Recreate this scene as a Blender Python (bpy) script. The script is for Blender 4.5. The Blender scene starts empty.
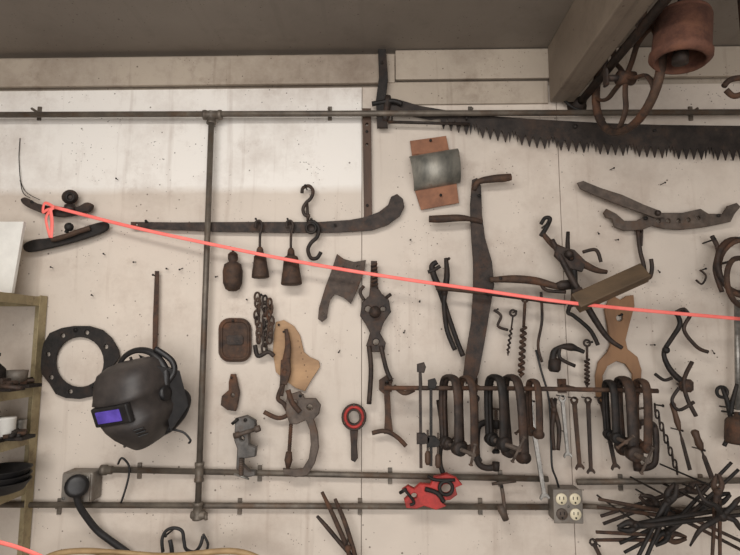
import bpy, bmesh, math, random
from mathutils import Vector, Matrix, geometry
random.seed(7)
scene=bpy.context.scene
scene.view_settings.view_transform='Standard'
# ---------------------------------------------------------------- camera / survey frame
F=534.0
CAM=Vector((0,-1.6,1.6))
PITCH=math.radians(6.8); YAW=math.radians(1.3)
ROT=Matrix.Rotation(YAW,3,'Z')@Matrix.Rotation(math.pi/2+PITCH,3,'X')
def M(u,v,d=0.0):
    """wall survey measurement (u,v) -> world point standing d metres off the back wall"""
    r=ROT@Vector(((u-370)/F,(277.5-v)/F,-1))
    t=(-d-CAM.y)/r.y
    return CAM+r*t
def S(d): return 0.003*(1.6-d)/1.6
Y=Vector((0,1,0))
# ---------------------------------------------------------------- materials
def lin(c):
    return tuple(((x/255)/12.92 if x/255<=0.04045 else (((x/255)+0.055)/1.055)**2.4) for x in c)+(1,)
def mat(name,c1,c2,scale=30,rough=0.6,metal=0.0,bump=0.15,c3=None,stretch=None,lo=0.35,hi=0.65,patch=None):
    m=bpy.data.materials.new(name); m.use_nodes=True
    n=m.node_tree.nodes; l=m.node_tree.links
    b=n['Principled BSDF']
    g=n.new('ShaderNodeNewGeometry')
    mp=n.new('ShaderNodeMapping'); l.new(g.outputs['Position'],mp.inputs[0])
    if stretch: mp.inputs['Scale'].default_value=stretch
    t=n.new('ShaderNodeTexNoise'); t.inputs['Scale'].default_value=scale; t.inputs['Detail'].default_value=6
    t.inputs['Roughness'].default_value=0.65
    l.new(mp.outputs[0],t.inputs['Vector'])
    r=n.new('ShaderNodeValToRGB'); e=r.color_ramp.elements
    e[0].position=lo; e[1].position=hi; e[0].color=lin(c1); e[1].color=lin(c2)
    if c3:
        x=e.new(min(hi+0.12,0.99)); x.color=lin(c3)
    l.new(t.outputs['Fac'],r.inputs[0]); out=r.outputs[0]
    if patch:
        # larger blooms of rust over the base metal
        t3=n.new('ShaderNodeTexNoise'); t3.inputs['Scale'].default_value=13; t3.inputs['Detail'].default_value=8; t3.inputs['Roughness'].default_value=0.75
        l.new(mp.outputs[0],t3.inputs['Vector'])
        mr=n.new('ShaderNodeMapRange'); mr.inputs[1].default_value=0.5; mr.inputs[2].default_value=0.64; mr.inputs[4].default_value=0.75
        l.new(t3.outputs['Fac'],mr.inputs[0])
        mx=n.new('ShaderNodeMix'); mx.data_type='RGBA'; l.new(mr.outputs[0],mx.inputs[0]); l.new(out,mx.inputs[6]); mx.inputs[7].default_value=lin(patch)
        out=mx.outputs[2]
        rr=n.new('ShaderNodeMapRange'); rr.inputs[3].default_value=rough-0.12; rr.inputs[4].default_value=min(1,rough+0.25)
        l.new(t3.outputs['Fac'],rr.inputs[0]); l.new(rr.outputs[0],b.inputs['Roughness'])
    else: b.inputs['Roughness'].default_value=rough
    l.new(out,b.inputs['Base Color'])
    b.inputs['Metallic'].default_value=metal
    if bump:
        t2=n.new('ShaderNodeTexNoise'); t2.inputs['Scale'].default_value=scale*6; t2.inputs['Detail'].default_value=4
        l.new(mp.outputs[0],t2.inputs['Vector'])
        bp=n.new('ShaderNodeBump'); bp.inputs['Strength'].default_value=bump; bp.inputs['Distance'].default_value=0.002
        l.new(t2.outputs['Fac'],bp.inputs['Height']); l.new(bp.outputs[0],b.inputs['Normal'])
    return m
IRON=mat('dark_iron',(34,29,27),(66,54,47),40,0.58,0.3,0.5,(92,72,58),patch=(84,60,46))
BLACK=mat('blackened_iron',(22,20,19),(44,39,36),40,0.58,0.3,0.5,(66,54,46),patch=(58,44,36))
RUST=mat('rusty_iron',(50,39,34),(84,63,49),35,0.72,0.15,0.6,(112,82,62),patch=(104,70,50))
RUSTO=mat('orange_rust',(84,54,43),(114,76,60),30,0.8,0.1,0.5,(132,94,72),patch=(122,82,62))
RUSTG=mat('grey_rusty_steel',(68,59,53),(104,92,83),30,0.6,0.3,0.4,(124,104,88),patch=(96,72,56))
CLEAV=mat('pitted_blade_steel',(58,49,44),(86,73,64),40,0.6,0.3,0.6,(106,88,74),patch=(96,66,50))
STEEL=mat('worn_steel',(112,110,106),(160,156,150),40,0.4,0.6,0.2)
PIPE=mat('aged_galvanised_pipe',(84,77,70),(122,113,102),14,0.5,0.4,0.25,(100,76,60),patch=(98,78,62))
ZINC=mat('zinc_sheet',(104,104,98),(156,152,142),22,0.5,0.4,0.2,(112,82,64),(1,1,0.3))
RED=mat('red_paint',(146,34,30),(188,50,42),30,0.5,0,0.2,(90,50,40),patch=(96,40,34))
WOODD=mat('dark_wood',(58,42,33),(86,62,46),20,0.65,0,0.3,None,(1,1,0.2))
WOODM=mat('brown_wood',(108,78,54),(140,104,72),14,0.6,0,0.3,None,(1,1,0.25))
WOODL=mat('tan_wood',(142,110,78),(176,140,102),16,0.6,0,0.2,None,(0.4,1,1))
WOODO=mat('olive_brown_wood',(70,56,40),(100,80,58),14,0.6,0,0.3,None,(0.3,1,1))
COPPER=mat('copper_rust_board',(118,78,56),(150,102,74),18,0.65,0.1,0.3,(92,66,54))
PLB=mat('black_plastic',(20,20,22),(36,34,34),60,0.45,0,0.1)
PLG=mat('charcoal_shell',(48,44,43),(68,62,59),18,0.5,0.0,0.05)
LENS=mat('violet_filter_glass',(44,34,110),(104,84,190),9,0.12,0.0,0)
PINK=mat('pink_tape',(246,112,104),(255,134,124),10,0.6,0,0)
CREAM=mat('ivory_plastic',(206,194,164),(226,216,190),30,0.45,0,0.05)
GREYM=mat('grey_painted_steel',(104,98,92),(134,127,118),14,0.5,0.3,0.2,(100,84,68),patch=(104,88,74))
SHELF=mat('beige_shelf_enamel',(138,124,94),(168,154,120),12,0.5,0.15,0.2,(96,78,56),patch=(108,92,70))
WHITE=mat('white_board',(206,204,198),(226,224,218),10,0.6,0,0.05)
DARKH=mat('dark_recess',(10,9,9),(16,14,13),20,0.9,0,0)
RUBBER=mat('black_rubber',(26,25,26),(42,40,40),30,0.6,0,0.1)
HOSE=mat('tan_hose',(150,122,86),(178,150,110),20,0.6,0,0.1)

def wall_material(name,base,dirt,patch=False,grime=0.5):
    m=bpy.data.materials.new(name); m.use_nodes=True
    n=m.node_tree.nodes; l=m.node_tree.links; b=n['Principled BSDF']
    g=n.new('ShaderNodeNewGeometry')
    def noise(scale,detail=6,rough=0.6,sc=(1,1,1),loc=(0,0,0)):
        mp=n.new('ShaderNodeMapping'); mp.inputs['Scale'].default_value=sc; mp.inputs['Location'].default_value=loc
        l.new(g.outputs['Position'],mp.inputs[0])
        t=n.new('ShaderNodeTexNoise'); t.inputs['Scale'].default_value=scale; t.inputs['Detail'].default_value=detail; t.inputs['Roughness'].default_value=rough
        l.new(mp.outputs[0],t.inputs['Vector']); return t.outputs['Fac']
    def rng(s,a,bb,c=0,d=1):
        r=n.new('ShaderNodeMapRange'); r.inputs[1].default_value=a; r.inputs[2].default_value=bb; r.inputs[3].default_value=c; r.inputs[4].default_value=d
        l.new(s,r.inputs[0]); return r.outputs[0]
    def math_(op,a,bv):
        x=n.new('ShaderNodeMath'); x.operation=op
        if isinstance(a,float): x.inputs[0].default_value=a
        else: l.new(a,x.inputs[0])
        if isinstance(bv,float): x.inputs[1].default_value=bv
        else: l.new(bv,x.inputs[1])
        return x.outputs[0]
    def mix(f,a,c):
        x=n.new('ShaderNodeMix'); x.data_type='RGBA'
        l.new(f,x.inputs[0])
        if isinstance(a,tuple): x.inputs[6].default_value=a
        else: l.new(a,x.inputs[6])
        if isinstance(c,tuple): x.inputs[7].default_value=c
        else: l.new(c,x.inputs[7])
        return x.outputs[2]
    col=mix(rng(noise(1.6,5),0.35,0.65),lin(base),lin(tuple(int(x*0.92) for x in base)))
    if patch:
        sp=n.new('ShaderNodeSeparateXYZ'); l.new(g.outputs['Position'],sp.inputs[0])
        w=math_('MULTIPLY',math_('SUBTRACT',noise(9,4),0.5),0.03)
        xx=math_('ADD',sp.outputs[0],math_('MULTIPLY',w,0.3)); zz=math_('ADD',sp.outputs[2],w)
        x0=M(362,150).x; z0=M(150,190).z
        a=rng(xx,x0-0.002,x0+0.002,1,0); c=rng(zz,z0-0.016,z0+0.012,0,1)
        col=mix(math_('MULTIPLY',math_('MULTIPLY',a,c),0.9),col,lin((232,228,222)))
    col=mix(math_('MULTIPLY',rng(noise(2.2,10,0.72,(1,1,1),(4,2,7)),0.5,0.72),grime*0.8),col,lin(dirt))
    col=mix(math_('MULTIPLY',rng(noise(6,9,0.75),0.56,0.8),grime),col,lin(dirt))
    col=mix(math_('MULTIPLY',rng(noise(1.0,6,0.6,(26,1,1.6)),0.58,0.8),grime*0.8),col,lin(dirt))
    for sc,th,gate,gs in ((38,0.10,0.50,4),(16,0.055,0.42,3),(90,0.15,0.54,6)):
        v=n.new('ShaderNodeTexVoronoi'); v.inputs['Scale'].default_value=sc; l.new(g.outputs['Position'],v.inputs['Vector'])
        f=math_('MULTIPLY',rng(v.outputs['Distance'],th,th*0.6,0,1),rng(noise(gs,3,0.6,(1,1,1),(sc,3,1)),gate,gate+0.03))
        col=mix(math_('MULTIPLY',f,0.85),col,lin((80,64,54)))
    l.new(col,b.inputs['Base Color']); b.inputs['Roughness'].default_value=0.62
    bp=n.new('ShaderNodeBump'); bp.inputs['Strength'].default_value=0.25; bp.inputs['Distance'].default_value=0.003
    l.new(noise(40,6),bp.inputs['Height']); l.new(bp.outputs[0],b.inputs['Normal'])
    return m
WALL=wall_material('aged_cream_wall_paint',(212,200,187),(146,124,108),True,0.6)
TRIM=wall_material('dingy_trim_paint',(178,165,149),(108,90,75),False,0.9)
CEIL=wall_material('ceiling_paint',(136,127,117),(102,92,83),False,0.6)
BEAM=wall_material('beam_paint',(134,121,107),(84,71,61),False,0.9)
FLOORM=wall_material('concrete_floor',(120,116,110),(86,80,74),False,0.7)

# ---------------------------------------------------------------- mesh builder
def catmull(p,closed=False,n=6):
    p=[Vector(x) for x in p]; N=len(p); out=[]
    if N<3 and not closed: return p
    rngn=N if closed else N-1
    for i in range(rngn):
        if closed: a,b,c,d=p[i-1],p[i],p[(i+1)%N],p[(i+2)%N]
        else: a,b,c,d=p[max(i-1,0)],p[i],p[i+1],p[min(i+2,N-1)]
        for k in range(n):
            t=k/n
            out.append(0.5*((2*b)+(c-a)*t+(2*a-5*b+4*c-d)*t*t+(3*b-a-3*c+d)*t**3))
    if not closed: out.append(p[-1])
    return out
def circ(cx,cy,r,n=16,ry=None,rot=0):
    ry=ry or r; o=[]
    for i in range(n):
        a=2*math.pi*i/n; x=r*math.cos(a); y=ry*math.sin(a)
        o.append((cx+x*math.cos(rot)-y*math.sin(rot),cy+x*math.sin(rot)+y*math.cos(rot)))
    return o
def along(p0,p1,pts):
    dx,dy=p1[0]-p0[0],p1[1]-p0[1]; L=math.hypot(dx,dy) or 1
    return [(p0[0]+dx*s-dy/L*o,p0[1]+dy*s+dx/L*o) for s,o in pts]
class B:
    def __init__(s,name):
        s.name=name; s.v=[]; s.f=[]; s.mi=[]; s.sm=[]; s.mats=[]
    def add(s,vs,fs,mat,smooth=False):
        if mat not in s.mats: s.mats.append(mat)
        k=s.mats.index(mat); o=len(s.v)
        s.v+= [Vector(x) for x in vs]
        for f in fs: s.f.append([i+o for i in f]); s.mi.append(k); s.sm.append(smooth)
        return s
    def plate(s,pts,d,th,mat,holes=(),smooth=False,bev=0.0008,grad=(0,0)):
        loops=[]
        c0=pts[0]
        for k,lp in enumerate([pts]+list(holes)):
            lp=[tuple(q)[:2] for q in lp]
            if smooth and k==0: lp=[(q.x,q.y) for q in catmull([Vector((a,b,0)) for a,b in lp],True,5)]
            w=[]
            for q in lp:
                dd=d+grad[0]*(q[0]-c0[0])+grad[1]*(q[1]-c0[1])
                w.append(M(q[0],q[1],dd))
            A=sum(w[i-1].x*w[i].z-w[i].x*w[i-1].z for i in range(len(w)))
            if (A<0)==(k==0): w.reverse()
            loops.append(w)
        vs=[];fs=[];flat=[];idx=[]
        for w in loops:
            n=len(w); ins=[]
            for i in range(n):
                a=(w[i]-w[i-1]); b=(w[(i+1)%n]-w[i])
                na=Vector((-a.z,0,a.x)).normalized() if a.length>1e-9 else Vector((0,0,0)); nb=Vector((-b.z,0,b.x)).normalized() if b.length>1e-9 else na
                m=(na+nb)
                m=m.normalized() if m.length>1e-6 else na
                ins.append(w[i]+m*bev)
            o=len(vs); h=Y*(th/2); hb=Y*(th/2-bev)
            vs+=[p-h for p in ins]+[p-hb for p in w]+[p+hb for p in w]+[p+h for p in ins]
            for i in range(n):
                j=(i+1)%n
                for r in range(3):
                    fs.append([o+r*n+i,o+r*n+j,o+(r+1)*n+j,o+(r+1)*n+i])
            idx+= [(o+i,o+3*n+i) for i in range(n)]
            flat.append([Vector((p.x,p.z,0)) for p in ins])
        tris=geometry.tessellate_polygon(flat)
        for t in tris:
            fs.append([idx[i][0] for i in t]); fs.append([idx[i][1] for i in reversed(t)])
        return s.add(vs,fs,mat,False)
    def tube(s,P,r,mat,rd=None,ref=Y,sides=10,closed=False,caps=True):
        P=[Vector(p) for p in P]; n=len(P)
        if not isinstance(r,(list,tuple)): r=[r]*n
        if rd is None: rd=r
        elif not isinstance(rd,(list,tuple)): rd=[rd]*n
        T=[]
        for i in range(n):
            if closed: t=P[(i+1)%n]-P[i-1]
            else: t=P[min(i+1,n-1)]-P[max(i-1,0)]
            T.append(t.normalized() if t.length>1e-9 else Vector((0,0,1)))
        sd=T[0].cross(Vector(ref))
        if sd.length<0.05: sd=T[0].cross(Vector((0,0,1)))
        if sd.length<0.05: sd=T[0].cross(Vector((1,0,0)))
        sd.normalize(); vs=[];fs=[]
        for i in range(n):
            sd=sd-T[i]*sd.dot(T[i]); sd.normalize(); up=T[i].cross(sd)
            for k in range(sides):
                a=2*math.pi*(k+0.5)/sides
                vs.append(P[i]+sd*math.cos(a)*r[i]+up*math.sin(a)*rd[i])
        for i in range(n if closed else n-1):
            j=(i+1)%n
            for k in range(sides):
                q=(k+1)%sides; fs.append([i*sides+k,i*sides+q,j*sides+q,j*sides+k])
        if caps and not closed:
            fs.append(list(range(sides))[::-1]); fs.append([(n-1)*sides+k for k in range(sides)])
        return s.add(vs,fs,mat,sides>4)
    def rod(s,pts,r,mat,smooth=True,flat=None,closed=False,sides=10,n=6):
        q=[]
        for p in pts:
            q.append((p[0],p[1],p[2] if len(p)>2 else 0.03,p[3] if len(p)>3 else r))
        a=[Vector(M(x[0],x[1],x[2])) for x in q]; rr=[x[3]*S(x[2]) for x in q]
        if smooth and len(a)>2:
            P=catmull(a,closed,n); R=[v.x for v in catmull([Vector((x,0,0)) for x in rr],closed,n)]
        else: P,R=a,rr
        return s.tube(P,R,mat,rd=[x*flat for x in R] if flat else None,sides=sides,closed=closed)
    def lathe(s,A,Bp,prof,mat,sides=20,smooth=True,cap=True):
        A=Vector(A);Bp=Vector(Bp); ax=(Bp-A); T=ax.normalized()
        e=T.cross(Y)
        if e.length<0.05: e=T.cross(Vector((1,0,0)))
        e.normalize(); g=T.cross(e); vs=[];fs=[]
        for t,r in prof:
            for k in range(sides):
                a=2*math.pi*k/sides; vs.append(A+ax*t+e*math.cos(a)*r+g*math.sin(a)*r)
        for i in range(len(prof)-1):
            for k in range(sides):
                q=(k+1)%sides; fs.append([i*sides+k,i*sides+q,(i+1)*sides+q,(i+1)*sides+k])
        if cap: fs.append(list(range(sides))[::-1]); fs.append([(len(prof)-1)*sides+k for k in range(sides)])
        return s.add(vs,fs,mat,smooth)
    def turn(s,p0,p1,prof,mat,sides=18,cap=True):
        k=S(p0[2]); return s.lathe(M(*p0),M(*p1),[(t,r*k) for t,r in prof],mat,sides,True,cap)
    def thread(s,p0,p1,r,mat,pitch=1.6):
        A=M(*p0);Bp=M(*p1);k=S(p0[2]); L=(Bp-A).length; n=max(4,int(L/(pitch*k)))
        pr=[]
        for i in range(n): pr+=[(i/n,r*k),((i+0.5)/n,r*k*0.72)]
        pr.append((1,r*k)); return s.lathe(A,Bp,pr,mat,10,False)
    def helix(s,p0,p1,R,r,turns,mat,core=0):
        A=M(*p0);Bp=M(*p1);k=S(p0[2]); ax=Bp-A; T=ax.normalized(); e=T.cross(Y).normalized(); g=T.cross(e)
        n=int(turns*10); P=[]
        for i in range(n+1):
            a=2*math.pi*turns*i/n; P.append(A+ax*(i/n)+(e*math.cos(a)+g*math.sin(a))*R*k)
        s.tube(P,r*k,mat,sides=6)
        if core: s.lathe(A,Bp,[(0,core*k),(1,core*k)],mat,8)
        return s
    def ball(s,p,r,mat,sc=(1,1,1)):
        c=M(*p); R=r*S(p[2]); vs=[];fs=[]; U,V=16,10
        for j in range(V+1):
            th=math.pi*j/V
            for i in range(U):
                a=2*math.pi*i/U; vs.append(c+Vector((R*sc[0]*math.sin(th)*math.cos(a),R*sc[1]*math.sin(th)*math.sin(a),R*sc[2]*math.cos(th))))
        for j in range(V):
            for i in range(U):
                q=(i+1)%U; fs.append([j*U+i,j*U+q,(j+1)*U+q,(j+1)*U+i])
        return s.add(vs,fs,mat,True)
    def ring(s,p,R,r,mat,yaw=0,pitch=0,ry=None,n=28,flat=None):
        c=M(*p); k=S(p[2]); ry=ry or R
        m=Matrix.Rotation(yaw,3,'Z')@Matrix.Rotation(pitch,3,'X')
        P=[c+m@Vector((R*k*math.cos(2*math.pi*i/n),0,ry*k*math.sin(2*math.pi*i/n))) for i in range(n)]
        return s.tube(P,r*k,mat,rd=(r*k*flat if flat else None),ref=m@Y,closed=True,sides=8)
    def box(s,lo,hi,mat):
        x0,y0,z0=lo;x1,y1,z1=hi
        vs=[(x0,y0,z0),(x1,y0,z0),(x1,y1,z0),(x0,y1,z0),(x0,y0,z1),(x1,y0,z1),(x1,y1,z1),(x0,y1,z1)]
        return s.add(vs,[[0,3,2,1],[4,5,6,7],[0,1,5,4],[1,2,6,5],[2,3,7,6],[3,0,4,7]],mat)
    def obox(s,c,size,rot,mat,bev=0.002):
        bm=bmesh.new(); bmesh.ops.create_cube(bm,size=1)
        for v in bm.verts: v.co=Vector((v.co.x*size[0],v.co.y*size[1],v.co.z*size[2]))
        if bev: bmesh.ops.bevel(bm,geom=bm.edges[:],offset=bev,segments=2,affect='EDGES',profile=0.5)
        bm.verts.index_update()
        vs=[Vector(c)+rot@v.co for v in bm.verts]; fs=[[v.index for v in f.verts] for f in bm.faces]; bm.free()
        return s.add(vs,fs,mat)
    def nail(s,u,v,d,r=1.0,mat=None):
        k=0.003; c=M(u,v,0); q=M(u,v,d); c2=Vector((q.x,-d-0.008,q.z+0.001)) if d>.045 else Vector((c.x,-d-0.008,c.z+0.003))
        mt=mat or BLACK
        s.tube([Vector((c2.x,0,c2.z-.002)),c2],r*k*0.8,mt,sides=8)
        s.tube([c2,c2+Vector((0,-0.002,0))],r*k*1.4,mt,sides=10)
        return s
    def done(s):
        lo=Vector((min(v[i] for v in s.v) for i in range(3))); hi=Vector((max(v[i] for v in s.v) for i in range(3)))
        c=(lo+hi)/2
        me=bpy.data.meshes.new(s.name); me.from_pydata([v-c for v in s.v],[],s.f)
        for m in s.mats: me.materials.append(m)
        me.polygons.foreach_set('material_index',s.mi); me.polygons.foreach_set('use_smooth',s.sm)
        bm=bmesh.new(); bm.from_mesh(me); bmesh.ops.recalc_face_normals(bm,faces=bm.faces[:]); bm.to_mesh(me); bm.free()
        me.update()
        o=bpy.data.objects.new(s.name,me); o.location=c; bpy.context.collection.objects.link(o)
        return o

# ---------------------------------------------------------------- room shell
I3=Matrix.Identity(3)
ZC=M(300,53,0.0).z
XL,XR=-2.2,2.2
def X(u,v=200): return M(u,v).x
def Z(v,u=370): return M(u,v).z
w=B('wall_back')
w.box((XL,0.012,0),(XR,0.14,ZC+0.1),TRIM)
g=0.0016
def panel(x0,x1,z0,z1,y=0.0,mt=WALL): 
    w.obox(((x0+x1)/2,(y+0.012)/2,(z0+z1)/2),(x1-x0-g,0.012-y,z1-z0-g),I3,mt,0.001)
xs=X(362,150); xs2=X(563,260)
zt=Z(87)
panel(XL,xs,0,zt); panel(xs,xs2,0,zt); panel(xs2,XR,0,zt)
w.done()
t=B('trim_1'); t.obox(((XL+X(395,70))/2,-0.008,(Z(57)+Z(85))/2),(X(395,70)-XL-0.002,0.0159,Z(57)-Z(85)),I3,TRIM,0.003); t.done()
t=B('trim_2'); t.obox(((XR+X(395,70))/2,-0.008,(Z(53)+Z(82))/2),(XR-X(395,70)-0.002,0.0159,Z(53)-Z(82)),I3,TRIM,0.003); t.done()
t=B('trim_3'); t.obox(((X(548,95)+X(383,95))/2,-0.005,(Z(84)+Z(106))/2),(X(548,95)-X(383,95)-0.004,0.0099,Z(84)-Z(106)),I3,TRIM,0.002); t.done()
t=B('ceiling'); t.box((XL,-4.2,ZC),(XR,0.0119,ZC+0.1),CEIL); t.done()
t=B('floor'); t.box((XL,-4.2,-0.08),(XR,0.14,0),FLOORM); t.done()
t=B('wall_left'); t.box((XL-0.1,-4.2,-0.0),(XL,0.14,ZC+0.1),TRIM); t.done()
t=B('wall_right'); t.box((XR,-4.2,-0.0),(XR+0.1,0.14,ZC+0.1),TRIM); t.done()
bx0,bx1=X(548,105),X(572,105); bz=Z(105,560)
t=B('ceiling_beam'); t.obox(((bx0+bx1)/2,-2.1,(bz+ZC)/2),(bx1-bx0,4.2-0.034,ZC-bz),I3,BEAM,0.004); t.done()

# ---------------------------------------------------------------- pipes
def strap(b,u,v,d,r,horizontal=True):
    c=M(u,v,0)
    b.obox((c.x,-0.003,c.z),(0.012,0.006,r*0.003*5),I3,PIPE,0.001); b.tube([c,Vector((c.x,-d,c.z))],0.004,PIPE,sides=8)
def fitting(b,p0,p1,r): b.turn(p0,p1,[(0,r*0.8),(0.02,r),(0.18,r),(0.2,r*0.88),(0.8,r*0.88),(0.82,r),(0.98,r),(1,r*0.8)],PIPE)
b=B('air_supply_pipe')
b.rod([(-60,115,.04),(800,112,.04)],3.1,PIPE,False,sides=14)
for u in (40,330,470,690): strap(b,u,114,.04,3)
fitting(b,(203,115,.04),(222,115,.04),5.2)
fitting(b,(211.5,112,.04),(211.2,124,.04),5)
b.rod([(211.5,116,.04),(197.5,520,.04)],3.0,PIPE,False,sides=14)
fitting(b,(199.6,462,.04),(199,482,.04),4.6); fitting(b,(198,502,.04),(197.5,520,.04),5)
b.turn((191,515,.04),(206,515,.04),[(0,3),(0.1,4),(0.9,4),(1,3)],PIPE)
b.rod([(206,513,.045),(206,520,.055)],1.6,PIPE,False)
b.done()
b=B('conduit_pipe')
b.rod([(100,469.5,.018),(548,479,.018)],2.8,PIPE,False,sides=12)
for u,v in ((140,470.5),(260,473),(390,475.5),(500,478)): strap(b,u,v,.018,3)
b.done()
b=B('conduit_pipe')
b.rod([(-40,504.5,.018),(548,507,.018)],2.8,PIPE,False,sides=12)
for u in (60,240,360,480): strap(b,u,506,.018,3)
b.done()
b=B('conduit_pipe')
b.rod([(577,482,.018),(800,480,.018)],2.8,PIPE,False,sides=12)
b.rod([(577,506,.018),(800,514,.018)],2.4,PIPE,False,sides=12)
for u in (620,700): strap(b,u,482,.018,3)
b.done()
b=B('overhead_pipe')
c=Vector((bx1+.014,-.02,bz-.006))
b.tube([c,c+Vector((0,-1.6,0))],0.0115,IRON,sides=14)
b.lathe(c+Vector((0,0.02,0)),c+Vector((0,-0.02,0)),[(0,0.03),(0.1,0.03),(0.2,0.018),(1,0.016)],IRON)
for y_ in (-.4,-.8): b.tube([c+Vector((0,y_,0)),c+Vector((0,y_,.08))],.014,IRON,rd=.006)
b.done()
b=B('crosscut_saw_handle_bar')
b.plate([(378,50),(386,50),(388,80),(385,104),(388,128),(377,128),(376,100),(379,78)],.03,.012,BLACK)
b.nail(382,70,.03); b.nail(382,118,.03); b.done()
# ---------------------------------------------------------------- crosscut saw
b=B('crosscut_saw')
top=[(384,101),(400,100),(420,106),(450,111),(490,116),(530,119),(600,123),(660,125),(745,126)]
bot=[]
def lerp(tab,u):
    for (a,va),(c_,vc) in zip(tab,tab[1:]):
        if u<=c_: return va+(vc-va)*(u-a)/(c_-a)
    return tab[-1][1]
tab=[(384,110),(430,120),(480,132),(540,143),(600,149),(680,154),(745,156)]
u=744.0; k=0
while u>440:
    v=lerp(tab,u)
    if k%5==4: bot+=[(u,v+3.5),(u-2.4,v-8),(u-3.9,v-1),(u-5.4,v-8),(u-8,v+3.5)]; u-=8.8
    else: bot+=[(u,v-5.5),(u-2.9,v+5),(u-3.7,v+5),(u-6.6,v-5.5)]; u-=7.6
    k+=1
bot+=[(430,120),(400,114),(384,112)]
b.plate(top+bot,.022,.003,mat('saw_blade_steel',(38,33,31),(60,52,47),30,0.5,0.4,0.2,(84,66,54),patch=(74,58,48)),bev=0.0003)
b.turn((388,96,.03),(385,122,.03),[(0,3),(0.2,4.5),(0.5,3.6),(0.8,4.5),(1,3)],IRON)
b.rod([(372,104,.035),(392,101,.035),(402,104,.035)],2.6,BLACK)
b.nail(470,121,.022); b.nail(650,135,.022); b.nail(572,131,.022,1.6); b.done()
b=B('iron_rail')
b.rod([(388,122,.035),(470,124,.035)],1.6,IRON); b.nail(465,124,.03);b.nail(392,122,.03); b.done()

# ---------------------------------------------------------------- big long tools
b=B('hook_ended_scythe_blade')
b.plate([(131,222),(180,222.5),(250,222),(320,222),(350,220),(366,217),(379,212),(388,205),(391,197),(397,194),(403,199),(404.5,207),(400,216),(388,225),(372,230.5),(340,232.5),(300,233),(220,232),(131,228)],.02,.005,IRON,[circ(137,225,1.2,8)])
b.nail(150,224,.02); b.nail(336,228,.02); b.done()
b=B('wooden_strip_bracket')
b.plate([(362.5,109),(371,109),(372,219),(364,220)],.012,.012,WOODD,[circ(367,125,1.6,10),circ(367,145,1.4,10)])
b.nail(367,135,.012); b.nail(367.5,208,.012); b.done()
b=B('flat_file')
b.plate([(155,271),(159,271),(158,330),(156.5,356),(152.5,356),(153,320)],.02,.004,RUST); b.nail(157,277,.02,.8); b.done()

b=B('spokeshave')
b.plate([(22,200),(27,198),(36,203),(48,206),(60,207),(76,208),(87,203),(93,205),(90,211),(80,214),(64,217),(48,215),(34,210),(25,205)],.03,.016,IRON,smooth=True,bev=.002)
b.ball((70,197,.035),8.5,IRON,(1,.6,.9)); b.ring((70,197,.052),4,1.6,BLACK); b.turn((70,205,.035),(70,212,.035),[(0,5),(1,7)],IRON)
b.nail(40,206,.03,1.2); b.done()
b=B('drawknife')
b.plate([(24,245),(34,240),(50,238),(70,233),(88,226),(104,222),(109,225),(106,231),(92,237),(72,243),(48,249),(28,252)],.028,.01,BLACK,smooth=True,bev=.002)
b.rod([(52,240,.04),(66,236,.045),(80,231,.045),(90,228,.04)],2.6,RUST); b.ball((69,227,.035),4.5,BLACK); b.rod([(66,233,.035),(69,226,.035)],2,BLACK)
b.nail(60,242,.028); b.done()

b=B('pink_marking_tape')
d=.055
b.rod([(54,207,d),(130,226.5,d+.01),(215,245,d+.02),(300,262,d+.03),(390,277,d+.05),(480,290,.16),(560,301.5,.19),(640,310,.16),(742,319,.11)],1.9,PINK,flat=.25,sides=8)
b.rod([(54,207,d),(45,203,.05),(43,212,.05),(47,210,.052),(54,208,d)],1.6,PINK,flat=.4)
b.rod([(50,208,d),(52,222,.052),(51,238,.05)],1.9,PINK,flat=.3)
b.rod([(53,208,d),(46,218,.052),(50,237,.05)],1.5,PINK,flat=.3)
b.done()
b=B('pink_marking_tape')
b.rod([(-20,538,.3),(10,545,.3),(40,556,.3),(70,572,.3)],2.2,PINK,flat=.25,sides=8); b.done()

# ---------------------------------------------------------------- hooks & weights
def curl(b,pts,r,mat,d=.03): b.rod([(p[0],p[1],(p[2] if len(p)>2 else d)) for p in pts],r,mat)
b=B('iron_s_hook'); curl(b,[(302,193),(303,188),(309,186),(313,191),(311,198),(306,203),(303,209),(305,215),(310,216)],1.8,IRON); b.nail(307,190,.03,.9); b.rod([(307,203,.03),(308,222,.03)],1.5,IRON); b.done()
b=B('iron_s_hook'); curl(b,[(308,222),(314,222),(319,228),(317,237),(311,243),(308,250),(311,258),(317,258),(321,252)],2.0,BLACK,.034); b.ring((311,228,.036),5,1.5,BLACK); b.nail(313,223,.03,.9); b.done()
def weight(nm,u,v0,vb0,vb1,r,mt):
    b=B(nm)
    curl(b,[(u-4,v0+6),(u-4,v0),(u,v0-1),(u+2,v0+4),(u,v0+14),(u,vb0-2)],1.3,IRON,.038)
    b.nail(u-1,v0+1,.034,.8)
    b.turn((u,vb0-8,.038),(u,vb0,.038),[(0,2),(0.3,3.4),(1,4)],mt)
    b.turn((u,vb0,.038),(u+.5,vb1,.038),[(0,r*.5),(0.05,r*.68),(0.55,r*.85),(0.62,r*.9),(0.92,r),(0.97,r),(1,r*.85)],mt,22)
    b.done()
weight('sash_weight',260,222,255,278,8.8,RUST)
weight('sash_weight',291,222,256,285,10.5,RUST)
b=B('wooden_block_pendant')
b.turn((233,252,.032),(232.5,291,.032),[(0,2.5),(.06,5),(.18,5),(.25,4),(.32,8.5),(.5,10),(.8,9.5),(.95,7),(1,4)],RUST)
b.nail(233,250,.02,.9); b.rod([(233,250,.03),(233,256,.03)],1.2,IRON); b.done()
b=B('meat_cleaver')
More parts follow.
